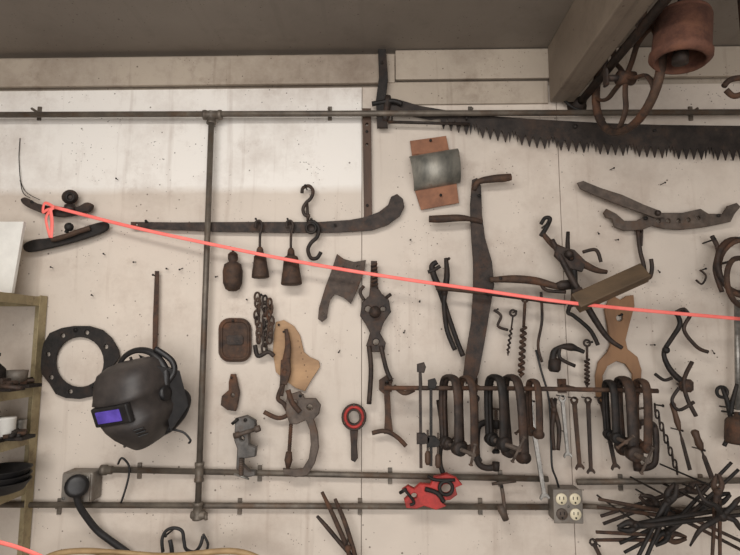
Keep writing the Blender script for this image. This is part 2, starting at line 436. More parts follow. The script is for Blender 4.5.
b.plate([(337,254),(344,259),(354,262),(366,260),(364,272),(358,288),(351,304),(344,298),(335,294),(330,300),(328,309),(327,318),(322,322),(318,319),(319,308),(322,298),(325,288),(331,272)],.02,.006,CLEAV,[circ(323,314,1.2,8),circ(358,267,1.5,8)])
b.nail(344,270,.02,.9); b.done()
b=B('wagon_clevis_tool')
b.plate([(371,261),(377,261),(378,288),(382,294),(389,300),(391,312),(384,322),(380,333),(386,343),(384,352),(372,352),(366,346),(370,333),(366,325),(360,316),(362,302),(369,296),(370,288)],.03,.009,IRON,[circ(368,309,3,12),circ(383,309,2.6,12),circ(376,342,3,12)],bev=.002)
b.turn((375,312,.035),(375,312,.055),[(0,6),(1,5)],IRON); b.helix((374,264,.036),(375,288,.036),2.5,1.2,6,RUST)
b.rod([(369,346,.035),(371,370,.035),(369,404,.035)],2.5,IRON); b.rod([(381,346,.035),(386,368,.04),(391,380,.04)],2.3,IRON)
b.rod([(364,300,.035),(360,292,.035),(364,286,.035)],1.8,IRON)
b.rod([(386,298,.035),(391,294,.035)],1.8,IRON)
b.nail(375,268,.03,.9); b.done()
b=B('pruning_hook_wrench')
b.plate([(379,380),(388,374),(393,380),(390,392),(391,415),(393,432),(384,434),(385,415),(384,394),(379,390)],.03,.008,RUST,[circ(387,383,2,10)])
b.rod([(372,433,.035),(385,431,.035),(397,437,.035),(406,446,.035)],2.2,RUST); b.nail(387,382,.03,1); b.done()
def rrect(cx,cy,w,h,r,n=5,rot=0):
    o=[]
    for sx,sy,a0 in ((1,1,0),(-1,1,90),(-1,-1,180),(1,-1,270)):
        for i in range(n+1):
            a=math.radians(a0+90*i/n)
            x=sx*(w/2-r)+r*math.cos(a); y=sy*(h/2-r)+r*math.sin(a)
            o.append((cx+x*math.cos(rot)-y*math.sin(rot),cy+x*math.sin(rot)+y*math.cos(rot)))
    return o
b=B('cast_iron_cover_plate')
b.plate(rrect(235,340,33,44,11),.012,.006,RUST,bev=.002)
q=rrect(235,340,27,38,8); b.rod([(x,y,.016) for x,y in q],1.4,RUST,smooth=False,closed=True)
b.plate(rrect(235,340,17,10,3),.016,.004,IRON); b.nail(235,322,.014,1); b.done()
b=B('log_chain')
random.seed(3)
for col,u0 in enumerate((258,264.5,270)):
    v=297+col*3
    while v<352-abs(col-1)*10:
        b.ring((u0+random.uniform(-1.5,1.5),v,.02+.006*col),2.6,1.15,RUST if col!=1 else IRON,yaw=random.uniform(-1.1,1.1),ry=4.6,n=14); v+=6
b.rod([(255,345,.03),(258,356,.03),(268,352,.03),(274,356,.03)],2.2,IRON)
b.nail(264,297,.03,1); b.done()
b=B('tan_leather_knife_sheath')
b.plate([(276,322),(284,320),(294,326),(300,335),(304,352),(310,357),(319,361),(320,367),(312,379),(305,391),(296,388),(286,381),(276,372),(273,352),(274,335)],.010,.006,WOODL)
b.nail(280,326,.010,.8)
for i in range(7): b.ball((298+ i*1.6,341+i*6,.0135),.5,WOODD)
b.done()
b=B('farrier_nippers')
b.rod([(286,329,.03,1.8),(288,345,.03,3),(286,362,.03,4),(283,380,.03,3),(281,396,.03,2.4)],3,RUST,flat=.6)
b.plate([(281,360),(290,358),(291,372),(287,385),(280,384)],.034,.01,RUST,[circ(285,371,2,10)],bev=.002)
b.rod([(283,384,.03),(278,398,.03),(284,404,.03),(288,414,.03),(278,418,.03),(264,412,.03)],2.2,RUST)
b.nail(286,333,.03,.8); b.done()
b=B('door_latch_casting')
b.plate([(231,374),(236,374),(238,384),(240,392),(238,404),(236,411),(228,410),(221,405),(222,396),(229,390),(229,382)],.018,.01,RUST,[circ(233,395,2,10)],bev=.002); b.nail(234,378,.018,.8); b.done()
b=B('small_bench_vise')
VG=mat('vise_grey_iron',(72,70,68),(106,102,98),24,0.5,0.4,0.3,(90,72,60),patch=(80,64,54))
b.plate([(236,418),(247,415),(256,420),(257,430),(250,432),(250,444),(257,447),(256,456),(244,458),(244,464),(250,470),(256,470),(256,475),(246,477),(237,468),(238,448),(235,440)],.05,.022,VG,[circ(243,438,2.2,10)],bev=.003)
b.turn((234,436,.065),(260,428,.065),[(0,3),(.2,3),(.22,2),(.8,2),(.82,3.4),(1,3)],RUSTG)
b.thread((241,458,.065),(241,475,.065),2.3,RUSTG); b.rod([(234,474,.065),(249,479,.065)],1,STEEL)
b.rod([(232,424,.065),(238,419,.065)],1.6,BLACK); b.nail(246,420,.055,1.2); b.done()
b=B('riveting_frame_clamp')
b.plate([(287,395),(300,391),(305,398),(316,398),(321,405),(319,414),(314,419),(318,432),(319,448),(315,463),(308,475),(296,477),(284,474),(283,468),(294,469),(303,468),(309,458),(311,444),(310,430),(306,420),(297,424),(290,424),(286,413)],.045,.012,RUSTG,[circ(310,407,3,10),circ(295,403,3.2,10)],bev=.002)
b.thread((291,424,.045),(289,455,.045),2.2,RUST); b.turn((289,452,.045),(288,468,.045),[(0,3),(.5,4),(1,2)],RUST)
b.rod([(288,390,.05),(292,402,.053),(300,412,.053)],2.6,RUST); b.nail(303,395,.045,1); b.done()
b=B('pipe_cutter_ring')
b.plate(circ(354,417,12.5,24,13.5),.03,.014,IRON,[circ(354,417,5.5,18,6.5)],bev=.002)
b.ring((354,417,.038),8.6,1.5,RED,ry=9.6)
b.plate([(350,430),(358,430),(357,446),(358,458),(355,462),(351,460),(351,446)],.03,.01,IRON,bev=.002)
for a in (30,150,270): b.ball((354+10.8*math.cos(math.radians(a)),417+11.5*math.sin(math.radians(a)),.04),1.3,RUSTG)
b.nail(354,407,.03,1); b.done()
b=B('rusty_ridge_cap_flashing')
b.plate([(410,141),(446,136),(449,150),(412,156)],.014,.004,COPPER); b.plate([(414,188),(456,180),(459,203),(421,210)],.014,.004,COPPER)
b.plate([(412,155),(449,149),(456,181),(414,189)],.014,.004,COPPER)
A0,A1=Vector(M(409,157,.016)),Vector(M(414,191,.016)); C0,C1=Vector(M(457,149,.016)),Vector(M(460,183,.016))
vs=[];n=14
for i in range(n+1):
    a=math.pi*i/n; h=Vector((0,-0.042*math.sin(a),0)); f=(1-math.cos(a))/2
    vs+=[A0.lerp(A1,f)+h,C0.lerp(C1,f)+h]
for i in range(n+1):
    a=math.pi*i/n; h=Vector((0,-0.039*math.sin(a),0)); f=(1-math.cos(a))/2*.94+.03
    vs+=[A0.lerp(A1,f)+h,C0.lerp(C1,f)+h]
o=2*(n+1); fs=[]
for i in range(n):
    fs+=[[2*i,2*i+1,2*i+3,2*i+2],[o+2*i,o+2*i+2,o+2*i+3,o+2*i+1],[2*i,2*i+2,o+2*i+2,o+2*i],[2*i+1,o+2*i+1,o+2*i+3,2*i+3]]
b.add(vs,fs,ZINC,True)
b.nail(430,144,.014,1); b.nail(440,198,.014,1); b.done()
b=B('hay_knife')
b.plate([(472,180),(477,178),(481,186),(482,215),(485,238),(492,262),(494,285),(489,315),(484,345),(479,372),(474,384),(466,384),(463,376),(466,352),(471,322),(473,290),(473,262),(471,235),(470,205)],.03,.005,IRON,bev=.001)
b.rod([(474,190,.035,2.2),(478,182,.04,3),(492,179,.045,4),(504,178,.045,4.2),(511,177,.045,3.6)],3,RUST)
b.rod([(482,222,.035,2.2),(470,219,.04,2.6),(458,218,.045,3.6),(440,219,.045,4),(429,219,.045,3.4)],3,RUST)
b.nail(477,200,.03,1.2); b.done()
b=B('blacksmith_tongs')
b.rod([(437,262,.035,2.6),(432,266,.035,3),(434,276,.035,3.2),(440,290,.035,3.2),(447,312,.035,2.6),(456,338,.035,2.4),(463,356,.035,2.6)],2.5,BLACK)
b.rod([(446,258,.045,2),(447,275,.045,3),(445,290,.045,3.2),(444,306,.045,2.4),(447,330,.045,2.4),(455,350,.045,2.4)],2.5,BLACK)
b.turn((444,292,.03),(444,292,.056),[(0,4),(1,3.4)],IRON); b.nail(447,262,.04,1)
b.rod([(428,272,.04),(434,270,.04),(440,266,.04)],2,BLACK); b.done()
b=B('drawbar_handle')
b.rod([(436,288,.07,2.2),(460,290,.075,2.4),(486,293,.08,2.2)],2.2,RUST); b.rod([(486,293,.08,2.4),(520,297,.09,2.8),(552,302,.1,2.2),(566,303,.1,2)],2.2,IRON)
b.nail(490,293,.08,1); b.done()
b=B('bit_brace')
b.rod([(490,280,.06,2.6),(512,279,.06,4),(536,281,.06,4),(560,287,.07,3),(570,284,.07,3)],3,RUST)
b.rod([(540,281,.06),(546,290,.06),(566,292,.07)],1.8,IRON); b.turn((556,286,.07),(574,284,.07),[(0,3),(.3,5),(.8,5),(1,3)],IRON)
b.nail(500,279,.06,1.1); b.done()
b=B('fence_stretcher')
b.rod([(541,236,.05,2.4),(546,228,.05,2.4),(550,219,.05,2.2),(545,218,.05,2),(541,224,.05,2)],2.2,BLACK)
b.rod([(543,234,.05,2.4),(553,245,.06,3),(565,252,.07,4),(580,262,.08,4),(596,270,.08,3),(607,272,.08,2)],3,RUST)
b.rod([(552,240,.07,2.6),(563,262,.09,3),(578,290,.11,3.4),(594,318,.11,3.2),(608,338,.1,2.6),(622,348,.1,2)],3,IRON)
b.rod([(568,232,.06,1.8),(568,252,.07,2.4),(574,270,.08,3),(574,296,.1,3)],2.4,BLACK)
b.plate([(556,246),(574,250),(586,262),(582,272),(566,268),(554,256)],.085,.012,IRON,[circ(570,258,3,10)],bev=.002)
b.ball((569,254,.1),4.5,IRON); b.rod([(583,252,.07),(596,250,.07),(601,262,.07)],1.8,IRON)
b.nail(547,224,.05,1.1); b.nail(580,266,.07,1.4)
b.done()
b=B('wooden_plane_block')
c=M(610,288,.17)
R=Matrix.Rotation(math.radians(24),3,'Y').inverted()@Matrix.Rotation(math.radians(-28),3,'X')
b.obox(c,(.205,.034,.046),R,WOODO,.003)
b.obox(M(581,298,.155),(.03,.03,.05),R,IRON,.003)
b.nail(604,292,.15,2.2); b.done()
b=B('iron_s_hook'); b.rod([(573,300,.06),(568,312,.06),(574,316,.06),(590,330,.06),(598,345,.06)],2,BLACK); b.nail(574,306,.055,1); b.done()

b=B('cast_iron_trap_jaw')
b.plate([(577,183),(583,181),(600,188),(622,195),(644,205),(660,211),(664,218),(655,218),(638,212),(616,204),(596,196),(580,189)],.035,.007,RUSTG,bev=.0015)
b.plate([(603,213),(606,209),(616,214),(624,221),(636,221),(648,214),(664,213),(682,213),(700,209),(708,214),(722,214),(727,206),(736,203),(740,207),(734,214),(730,222),(716,225),(706,227),(690,229),(680,230),(664,229),(652,226),(642,230),(624,231),(614,227),(612,219),(606,218)],.024,.009,RUSTG,[circ(658,221,2.2,10),circ(668,221,2.2,10),circ(678,221,2.2,10),circ(688,220,2.2,10),circ(698,218,2,10)],bev=.0015)
b.nail(640,222,.028,1.4); b.nail(712,219,.024,1.2); b.ball((658,213,.042),3,IRON); b.done()
b=B('j_hook'); b.rod([(638,231,.02),(640,250,.025),(643,262,.03),(646,276,.035),(650,277,.04),(652,268,.04),(651,259,.04)],2,IRON); b.plate([(636,226),(643,225),(642,246),(638,246)],.006,.01,IRON,[circ(640,232,1,8)]); b.done()

# ---------------------------------------------------------------- overhead items
b=B('cast_iron_handwheel')
cx=bx1+.058; c=Vector((cx,-.235,M(625,78,.235).z)); R=.140
yw=math.radians(-80); m=Matrix.Rotation(yw,3,'Z')
P=[c+m@Vector((R*math.cos(2*math.pi*i/40),0,R*math.sin(2*math.pi*i/40))) for i in range(40)]
b.tube(P,.010,RUST,rd=.012,ref=m@Y,closed=True)
for a in (30,102,174,246,318):
    a=math.radians(a); pts=[]
    for t in (0,.3,.6,.85,1):
        aa=a+.35*math.sin(t*math.pi); pts.append(c+m@Vector((R*t*math.cos(aa),0,R*t*math.sin(aa))))
    b.tube(catmull(pts),.005,RUST,rd=.008,ref=m@Y)
ax=(m@Y)
b.tube([c-ax*.022,c+ax*.022],.018,RUST,sides=18)
b.tube([c,Vector((bx1+.006,c.y,c.z))],.009,IRON)
b.tube([Vector((bx1+.006,c.y,c.z-.02)),Vector((bx1+.006,c.y,bz+.1))],.006,IRON,rd=.014)
b.done()
b=B('rusty_hanging_lantern_can')
d=.42
b.turn((684,12,d),(680,62,d),[(0,3),(.01,20),(.05,25),(.09,26),(.13,25),(.14,27),(.8,28),(.84,30),(.92,30),(.96,28),(1,26),(1,23.5),(.9,24),(.5,24),(.4,1)],RUSTO,32,cap=False)
b.turn((681,48,d),(680,63,d),[(0,6),(.5,8),(1,8)],IRON); 
q0=M(685,14,d); b.tube([q0,Vector((q0.x,q0.y,ZC))],.012,IRON)
b.ring((685,6,d),9,2.4,IRON,yaw=.5)
b.done()
b=B('iron_shackle')
d=.3; b.rod([(724,86,d),(730,80,d),(742,78,d),(752,82,d)],3,RUST); b.rod([(726,90,d),(734,96,d),(746,92,d),(752,84,d)],3,RUST)
q0=M(748,80,d); b.tube([q0,Vector((q0.x,q0.y,ZC))],.008,RUST); b.done()
b=B('electric_cable_run')
b.rod([(560,96,.02),(572,107,.03),(586,112,.03),(598,114,.03),(604,120,.01)],1.6,BLACK); b.done()

# ---------------------------------------------------------------- gasket, helmet
b=B('engine_flange_gasket')
pts=[(44,343),(50,333),(62,328),(74,326),(90,326),(103,330),(112,338),(119,350),(120,357),(114,365),(112,376),(106,387),(94,396),(80,399),(66,398),(56,394),(50,384),(42,374),(40,360)]
holes=[circ(80,362,24,26,25)]
for a in range(15,375,45): holes.append(circ(79+31.5*math.cos(math.radians(a)),362+30.5*math.sin(math.radians(a)),2.3,8))
b.plate(pts,.012,.006,BLACK,holes,bev=.001)
b.nail(79,331,.012,1.3); b.done()
def helmet():
    b=B('welding_helmet'); K=.83
    c=M(136,402,.15)
    R0=Matrix.Rotation(math.radians(-15),3,'Z')@Matrix.Rotation(math.radians(16),3,'X')@Matrix.Rotation(math.radians(-10),3,'Y')
    R=R0@Matrix.Scale(K,3)
    rows=[(.130,.05,.03,-.02),(.127,.078,.06,-.01),(.115,.094,.09,0),(.085,.105,.112,0),(.05,.110,.126,0),(.034,.112,.136,0),(.030,.109,.128,0),(-.030,.105,.124,0),(-.035,.107,.132,0),(-.06,.098,.126,0),(-.09,.078,.112,0),(-.115,.055,.094,0),(-.135,.036,.078,0),(-.142,.028,.07,0)]
    n=32;vs=[];fs=[]
    for z,w_,dp,oy in rows:
        for i in range(n+1):
            a=math.radians(-105+210*i/n)
            x=w_*math.copysign(abs(math.sin(a))**.75,math.sin(a)); y=-dp*math.copysign(abs(math.cos(a))**.7,math.cos(a))
            vs.append(c+R@Vector((x,y+.02-oy,z)))
    L=len(rows)
    for j in range(L-1):
        for i in range(n): q=j*(n+1)+i; fs.append([q,q+1,q+n+2,q+n+1])
    fs.append(list(range(n+1)))
    b.add(vs,fs,PLG,True)
    vs2=[c+(v-c)*.95 for v in vs]; b.add(vs2,fs,PLB,True)
    b.obox(c+R@Vector((0,-.104,.0)),(.14*K,.02*K,.062*K),R0,PLB,.005)
    b.obox(c+R@Vector((-.006,-.1135,.0)),(.092*K,.008*K,.038*K),R0,LENS,.002)
    for sx in (-1,1):
        p=c+R@Vector((sx*.100,.012,.01)); b.lathe(p,p+R@Vector((sx*.02,0,0)),[(0,.018),(.3,.021),(.8,.02),(1,.013)],PLB,16)
    for k in range(3): b.obox(c+R@Vector((.066,-.092+.006*k,-.06-.012*k)),(.025,.008,.003),R0@Matrix.Rotation(math.radians(35),3,'Z'),PLB,.001)
    def arc(pts,r,rd): b.tube(catmull([c+R@Vector(p) for p in pts]),r*K,PLB,rd=rd*K,ref=Vector((0,0,1)))
    arc([(-.105,.02,.01),(-.085,.08,.01),(-.0,.12,.0),(.085,.08,.01),(.105,.02,.01)],.004,.013)
    arc([(.105,.02,.01),(.108,.045,.08),(.06,.06,.14),(-.01,.06,.155),(-.07,.05,.12),(-.105,.02,.01)],.012,.008)
    arc([(.1,.03,.03),(.125,.06,.06),(.12,.07,.10),(.08,.06,.15)],.010,.010)
    arc([(.08,.05,.03),(.12,.085,-.03),(.10,.08,-.08),(.05,.06,-.12),(.0,.04,-.13)],.014,.016)
    b.lathe(c+R@Vector((.03,.09,.0)),c+R@Vector((.03,.125,.0)),[(0,.02),(.2,.024),(1,.02)],PLB)
    b.add([c+R@Vector(p) for p in ((.1,.02,.10),(.14,.07,.06),(.135,.07,-.06),(.08,.02,-.12),(.05,.07,-.13),(.0,.07,.14))],[[0,1,2,3],[1,2,4,5],[0,1,5],[2,3,4]],PLB)
    b.tube(catmull([c+R@Vector(p) for p in ((-.06,.02,-.10),(-.11,.03,-.13),(-.12,.02,-.15),(-.09,0,-.14))]),.003,PLB)
    b.tube(catmull([c+R@Vector(p) for p in ((.06,.04,-.12),(.1,.05,-.14),(.12,.05,-.17),(.11,.05,-.18))]),.003,PLB)
    hk=M(154,360,0); b.tube(catmull([hk,Vector((hk.x,-.06,hk.z-.01)),Vector((hk.x-.005,-.11,hk.z-.02)),Vector((hk.x-.01,-.13,hk.z+.012))]),.004,IRON)
    b.done()
helmet()

# ---------------------------------------------------------------- electrical
b=B('conduit_junction_box')
c=M(88,482,0); 
b.obox((c.x,-.03,c.z),(.088,.058,.082),I3,GREYM,.006); b.obox((c.x,-.061,c.z),(.08,.006,.075),I3,GREYM,.002)
for sx in (-1,1): b.tube([(c.x+sx*.032,-.062,c.z+sx*.028),(c.x+sx*.032,-.067,c.z+sx*.028)],.004,STEEL,sides=8)
b.lathe(M(77,486,.06),M(77,486,.092),[(0,.03),(.3,.032),(.9,.03),(1,.02)],PLB,22)
b.turn((101,470,.018),(112,470,.018),[(0,5),(.5,5),(.5,4),(1,4)],PIPE)
b.done()
b=B('black_power_cable')
b.rod([(76,492,.09),(79,505,.075),(88,519,.05),(98,531,.03),(111,541,.02),(130,555,.015),(150,575,.012)],3.2,RUBBER); b.rod([(98,531,0),(98,531,.03)],3,RUBBER); b.done()
b=B('thin_black_wire')
b.rod([(118,464,.03),(122,458,.04),(129,466,.03),(128,480,.03),(122,500,.03),(120,503,.002)],1.0,RUBBER); b.done()
b=B('electrical_outlet_box')
c=M(561,500,0); R=I3
b.obox((c.x,-.028,c.z),(.076,.055,.086),I3,GREYM,.004)
b.obox((c.x,-.058,c.z),(.080,.005,.090),I3,GREYM,.002)
for sx in (-1,1):
    for sz in (-1,1):
        cx=c.x+sx*.0185; cz=c.z+sz*.02
        b.lathe((cx,-.06,cz),(cx,-.0645,cz),[(0,.0155),(.7,.0155),(1,.0145)],CREAM if sx>0 or sz>0 else RUSTG,20)
        for k in (-1,1): b.obox((cx+k*.0055,-.0647,cz+.003),(.0022,.001,.008),I3,DARKH,0)
        b.tube([(cx,-.0645,cz-.009),(cx,-.0652,cz-.009)],.0026,DARKH,sides=8)
b.tube([(c.x,-.06,c.z),(c.x,-.0635,c.z)],.003,STEEL,sides=8)
b.done()
b=B('power_cord'); b.rod([(559,488,.03),(556,478,.05),(552,466,.06),(551,440,.05),(549,400,.04),(541,370,.02),(536,350,.008)],1.0,RUBBER); b.done()
b=B('black_cable_loop')
b.rod([(163,552,.05),(162,540,.05),(166,531,.05),(174,528,.05),(182,531,.05),(184,541,.05),(186,549,.05),(194,552,.04),(200,546,.04),(203,536,.03)],1.6,RUBBER)
b.rod([(203,534,.03),(208,545,.03),(203,556,.03),(196,560,.03)],1.2,RUBBER)
b.nail(173,530,.045,1.2); b.rod([(170,540,.05),(172,553,.05),(170,570,.05)],2,RUBBER); b.done()
b=B('tan_air_hose')
b.rod([(20,575,.1),(50,556,.1),(80,551,.1),(120,553,.1),(170,556,.1),(230,551,.1),(262,560,.1),(290,580,.1)],2.8,HOSE); b.rod([(60,575,.12),(95,558,.12),(150,561,.12),(200,560,.12),(240,566,.12)],2.8,HOSE); b.done()

b=B('red_corner_clamp')
b.plate([(402,489),(408,485),(414,488),(420,483),(430,484),(434,476),(447,473),(456,477),(462,484),(455,487),(457,494),(450,499),(440,500),(446,505),(436,509),(424,505),(416,508),(406,507),(404,499),(409,494)],.065,.02,RED,[circ(446,488,5,14),circ(414,495,3,10)],bev=.002)
b.ring((446,488,.08),6.2,1.8,BLACK); b.rod([(405,490,.08),(414,502,.08),(410,505,.08)],1.4,BLACK); b.rod([(425,489,.08),(437,493,.08),(444,502,.08)],2.2,BLACK); b.rod([(428,476,.07),(436,480,.08),(455,480,.08)],1.6,BLACK)
b.rod([(400,493,.07),(406,489,.08)],1.6,BLACK); b.nail(430,496,.06,1.6); b.done()

# ---------------------------------------------------------------- clamp rail
b=B('clamp_hanging_rail')
b.rod([(384,388,.11),(520,388.5,.11),(658,391,.11)],2.3,RUST)
for u,v in ((388,388),(480,388),(575,389),(654,391)):
    c=M(u,v,.11); b.tube([(c.x,0,c.z),c],.006,RUST,sides=10); b.obox((c.x,-.003,c.z),(.025,.006,.04),I3,RUST,.001)
b.done()
def c_clamp(u,v,d,h,w,yaw,mt=IRON,th=4.2,handle=True,sr=2.0,open_=.18,lean=0,hang=9):
    """inverted-U deep-throat C clamp hung on the rail. u,v top; h height, w throat in survey units"""
    b=B('c_clamp'); k=S(d); o=M(u,v,d)
    U=Vector((math.cos(yaw),-math.sin(yaw),0)); V=Vector((math.sin(lean),0,-math.cos(lean))); U=(U-V*U.dot(V)).normalized(); N=U.cross(V)
    H=h*k; W=w*k/2; t=th*k
    pts=[(-W,H),( -W*1.06,H*.75),(-W*1.1,H*.45),(-W*1.0,H*.18),(-W*.62,H*.035),(0,0),(W*.62,H*.035),(W*1.0,H*.18),(W*1.1,H*.45),(W*1.06,H*.75),(W,H)]
    P=catmull([o+U*x+V*y for x,y in pts],False,4)
    b.tube(P,t*.42,mt,rd=t*1.0,ref=N,sides=8)
    Q=catmull([o+U*x*.84+V*(y*.97+t*.5) for x,y in pts],False,4)
    b.tube(Q,t*.55,mt,rd=t*.4,ref=N,sides=6)
    b.lathe(o+U*(-W-t*1.2)+V*H,o+U*(-W+t*1.0)+V*H,[(0,t*1.1),(.1,t*1.4),(.9,t*1.4),(1,t*1.1)],mt,14)
    b.lathe(o+U*(W-t*1.4)+V*H,o+U*(W+t*.6)+V*H,[(0,t*1.4),(.3,t*1.4),(.4,t),(1,t*1.1)],mt,14)
    A=o+U*(-W*2.3-t*2)+V*H; C=o+U*(W*open_)+V*H
    if -A.y<.012: A=A+U*((A.y+.014)/max(math.sin(yaw),.2))
    L=(C-A).length;n=max(6,int(L/(1.3*k))); pr=[]
    for i in range(n): pr+=[(i/n,sr*k),((i+.5)/n,sr*k*.75)]
    pr.append((1,sr*k)); b.lathe(A,C,pr,RUSTG,8,False)
    b.lathe(C,C+U*t*.7,[(0,t*.6),(.4,t*1.1),(1,t*1.1)],mt,12)
    if handle:
        X_=Vector((1,0,0)); dr=(X_*random.uniform(-.9,.9)-V*.6).normalized(); tb=A+U*.004
        b.tube([tb-dr*hang*k,tb+dr*hang*k],1.2*k,RUSTG,sides=8)
        for s_ in (-1,1): 
            e=tb+dr*hang*k*s_; b.lathe(e-dr*.003,e+dr*.003,[(0,.002),(.3,.0055),(.7,.0055),(1,.002)],RUSTG,8)
    b.done()
r=math.radians
c_clamp(450,376,.125,66,32,r(-108),IRON,4.8)
c_clamp(466,377,.12,68,28,r(72),RUST,4.2)
c_clamp(495,376,.125,62,28,r(-106),BLACK,4.8,sr=2.4,hang=12)
c_clamp(511,376,.12,74,34,r(78),IRON,4.8,lean=.04)
c_clamp(533,380,.115,50,22,r(82),RUST,3.6)
c_clamp(609,381,.115,52,22,r(-88),BLACK,3.8)
c_clamp(623,378,.125,68,32,r(-86),IRON,5.2,sr=2.4,hang=12)
c_clamp(641,380,.12,62,26,r(92),RUST,4.2,lean=-.05)
def g_clamp_side(u,v,s_,d,mt):
    """small C clamp hanging by its frame, seen face on"""
    b=B('c_clamp')
    P=[(u+9*s_,v),(u,v-2),(u-8*s_,v+2),(u-10*s_,v+12),(u-10*s_,v+30),(u-8*s_,v+40),(u,v+44),(u+9*s_,v+43)]
    b.rod([(x,y,d) for x,y in P],3.0,mt,flat=.6)
    b.turn((u+9*s_,v-4,d),(u+9*s_,v+5,d),[(0,3),(.1,4),(.9,4),(1,3)],mt,12)
    b.turn((u+9*s_,v+38,d),(u+9*s_,v+47,d),[(0,3.6),(.5,3.6),(1,3)],mt,12)
    b.thread((u+9*s_,v-16,d),(u+9*s_,v+26,d),1.8,RUSTG); b.turn((u+9*s_,v+25,d),(u+9*s_,v+29,d),[(0,2),(.4,3.6),(1,3.6)],mt,12)
    b.rod([(u+2*s_,v-16,d),(u+16*s_,v-14,d)],1.1,RUSTG,False)
    b.nail(u-1*s_,v+1,d,1); b.done()
g_clamp_side(487,424,1,.03,BLACK)
g_clamp_side(646,424,-1,.03,IRON)
def bar_clamp(u,v0,v1,du=0,d=.12,mt=IRON):
    b=B('bar_clamp')
    b.rod([(u,v0,d),(u+du,v1,d)],2.0,mt,False,flat=.6,sides=4)
    b.plate([(u-3,v0),(u+4,v0-2),(u+6,v0+3),(u+4,v0+9),(u-3,v0+8)],d,.012,mt,bev=.001)
    f=.72; uu=u+du*f; vv=v0+(v1-v0)*f
    b.plate([(uu-4,vv-6),(uu+4,vv-6),(uu+9,vv-1),(uu+8,vv+4),(uu+3,vv+5),(uu-4,vv+5)],d,.014,mt,bev=.001)
    b.thread((uu+7,vv-9,d),(uu+7,vv+14,d),1.3,RUSTG); b.turn((uu+7,vv+12,d),(uu+7,vv+26,d),[(0,1.5),(.2,2.8),(.8,2.8),(1,1.6)],WOODD)
    b.rod([(u,v0+4,d),(u+1,386,.11)],1.5,mt); b.done()
bar_clamp(420,364,468,1); bar_clamp(431,380,466,0,.12,BLACK)
def wrench(name,p0,p1,w_,hw,d,mt,ring=False,nail=True):
    b=B(name); L=math.hypot(p1[0]-p0[0],p1[1]-p0[1]); a=hw/L
    pts=[(a*1.3,-w_),(1-a*1.3,-w_*.85),(1-a*.9,-hw*.7),(1-a*.4,-hw*.95),(1,-hw*.7),(1-a*.5,-hw*.3),(1-a*.55,hw*.3),(1,hw*.7),(1-a*.4,hw*.95),(1-a*.9,hw*.7),(1-a*1.3,w_*.85),(a*1.3,w_),(a*.9,hw*.7),(a*.3,hw*.8),(-a*.2,hw*.4),(-a*.3,0),(-a*.2,-hw*.4),(a*.3,-hw*.8),(a*.9,-hw*.7)]
    h=[circ(*along(p0,p1,[(a*.35,0)])[0],hw*.42,10)]
    b.plate(along(p0,p1,pts),d,.007,mt,h,bev=.001)
    if nail: b.nail(p0[0]+(p1[0]-p0[0])*a*.35,p0[1]+.5,d,.7)
    b.done()
wrench('combination_wrench',(562,396),(568,458),1.9,4.8,.05,STEEL)
wrench('combination_wrench',(574,398),(580,470),2.2,5,.05,RUST)
wrench('combination_wrench',(588,398),(591,474),2,4.6,.05,IRON)
wrench('combination_wrench',(601,398),(616,470),2.2,5,.05,IRON)
wrench('combination_wrench',(476,396),(478,462),2,4.6,.03,BLACK)
wrench('combination_wrench',(529,400),(545,500),2.4,5.6,.04,STEEL)
b=B('slip_joint_pliers')
b.rod([(551,398,.05,1.6),(554,408,.05,2.6),(552,428,.05,2.2),(554,450,.05,1.8)],2.5,IRON); b.rod([(556,398,.045,1.6),(554,408,.045,2.6),(559,428,.045,2.2),(558,450,.045,1.8)],2.5,IRON)
b.turn((554,410,.035),(554,410,.06),[(0,3),(1,3)],IRON); b.nail(554,400,.05,.8); b.done()
def auger(p0,p1,R,turns,d,mt=RUST):
    b=B('auger_bit'); f=.35
    m_=(p0[0]+(p1[0]-p0[0])*f,p0[1]+(p1[1]-p0[1])*f,d)
    b.turn((p0[0],p0[1],d),m_,[(0,R*.4),(.1,R*.55),(1,R*.5)],mt,10)
    b.helix(m_,(p1[0],p1[1],d),R*.75,R*.5,turns,mt,R*.35)
    b.turn((p1[0],p1[1],d),(p1[0],p1[1]+4,d),[(0,R*.9),(1,.3)],mt,10)
    b.ring((p0[0],p0[1]-3,d),3,1.1,mt,n=14); b.nail(p0[0],p0[1]-3,d,.8); b.done()
auger((525,302),(521,374),3,8,.03); auger((587,346),(587,384),2.4,6,.03,IRON); auger((513,316),(508,352),1.6,5,.03,IRON)
b=B('carpenter_bit_brace')
b.rod([(553,362,.05,4),(554,352,.05,3),(560,347,.05,2),(570,347,.05,4),(577,349,.05,2.5),(584,352,.05,2)],2.5,BLACK)
b.turn((555,358,.05),(554,372,.05),[(0,3),(.2,6),(.8,6),(1,4)],BLACK); b.rod([(560,347,.05),(560,358,.05),(575,366,.05)],1.8,BLACK); b.nail(568,347,.045,1); b.done()
b=B('wooden_pattern_template')
b.plate([(608,300),(613,296),(620,300),(626,296),(633,295),(634,306),(629,324),(625,340),(627,349),(637,357),(641,370),(640,390),(634,404),(627,400),(632,388),(632,374),(625,364),(616,361),(607,366),(602,376),(603,392),(608,404),(602,408),(596,396),(595,376),(598,362),(607,352),(610,345),(607,325),(604,310)],.012,.009,WOODM,[circ(619,318,3.4,12)],bev=.0012)
b.nail(619,316,.01,1); b.done()
b=B('crank_handle_brace')
b.rod([(676,312,.05,2),(680,324,.05,2.4),(672,338,.05,2.2),(664,352,.05,2.2),(668,366,.05,2.6),(678,378,.05,3),(690,384,.05,2.4)],2.4,BLACK)
b.rod([(655,374,.06),(664,380,.06),(672,378,.06)],1.6,BLACK); b.rod([(692,362,.05),(684,380,.06),(687,398,.06),(696,416,.06)],2,IRON)
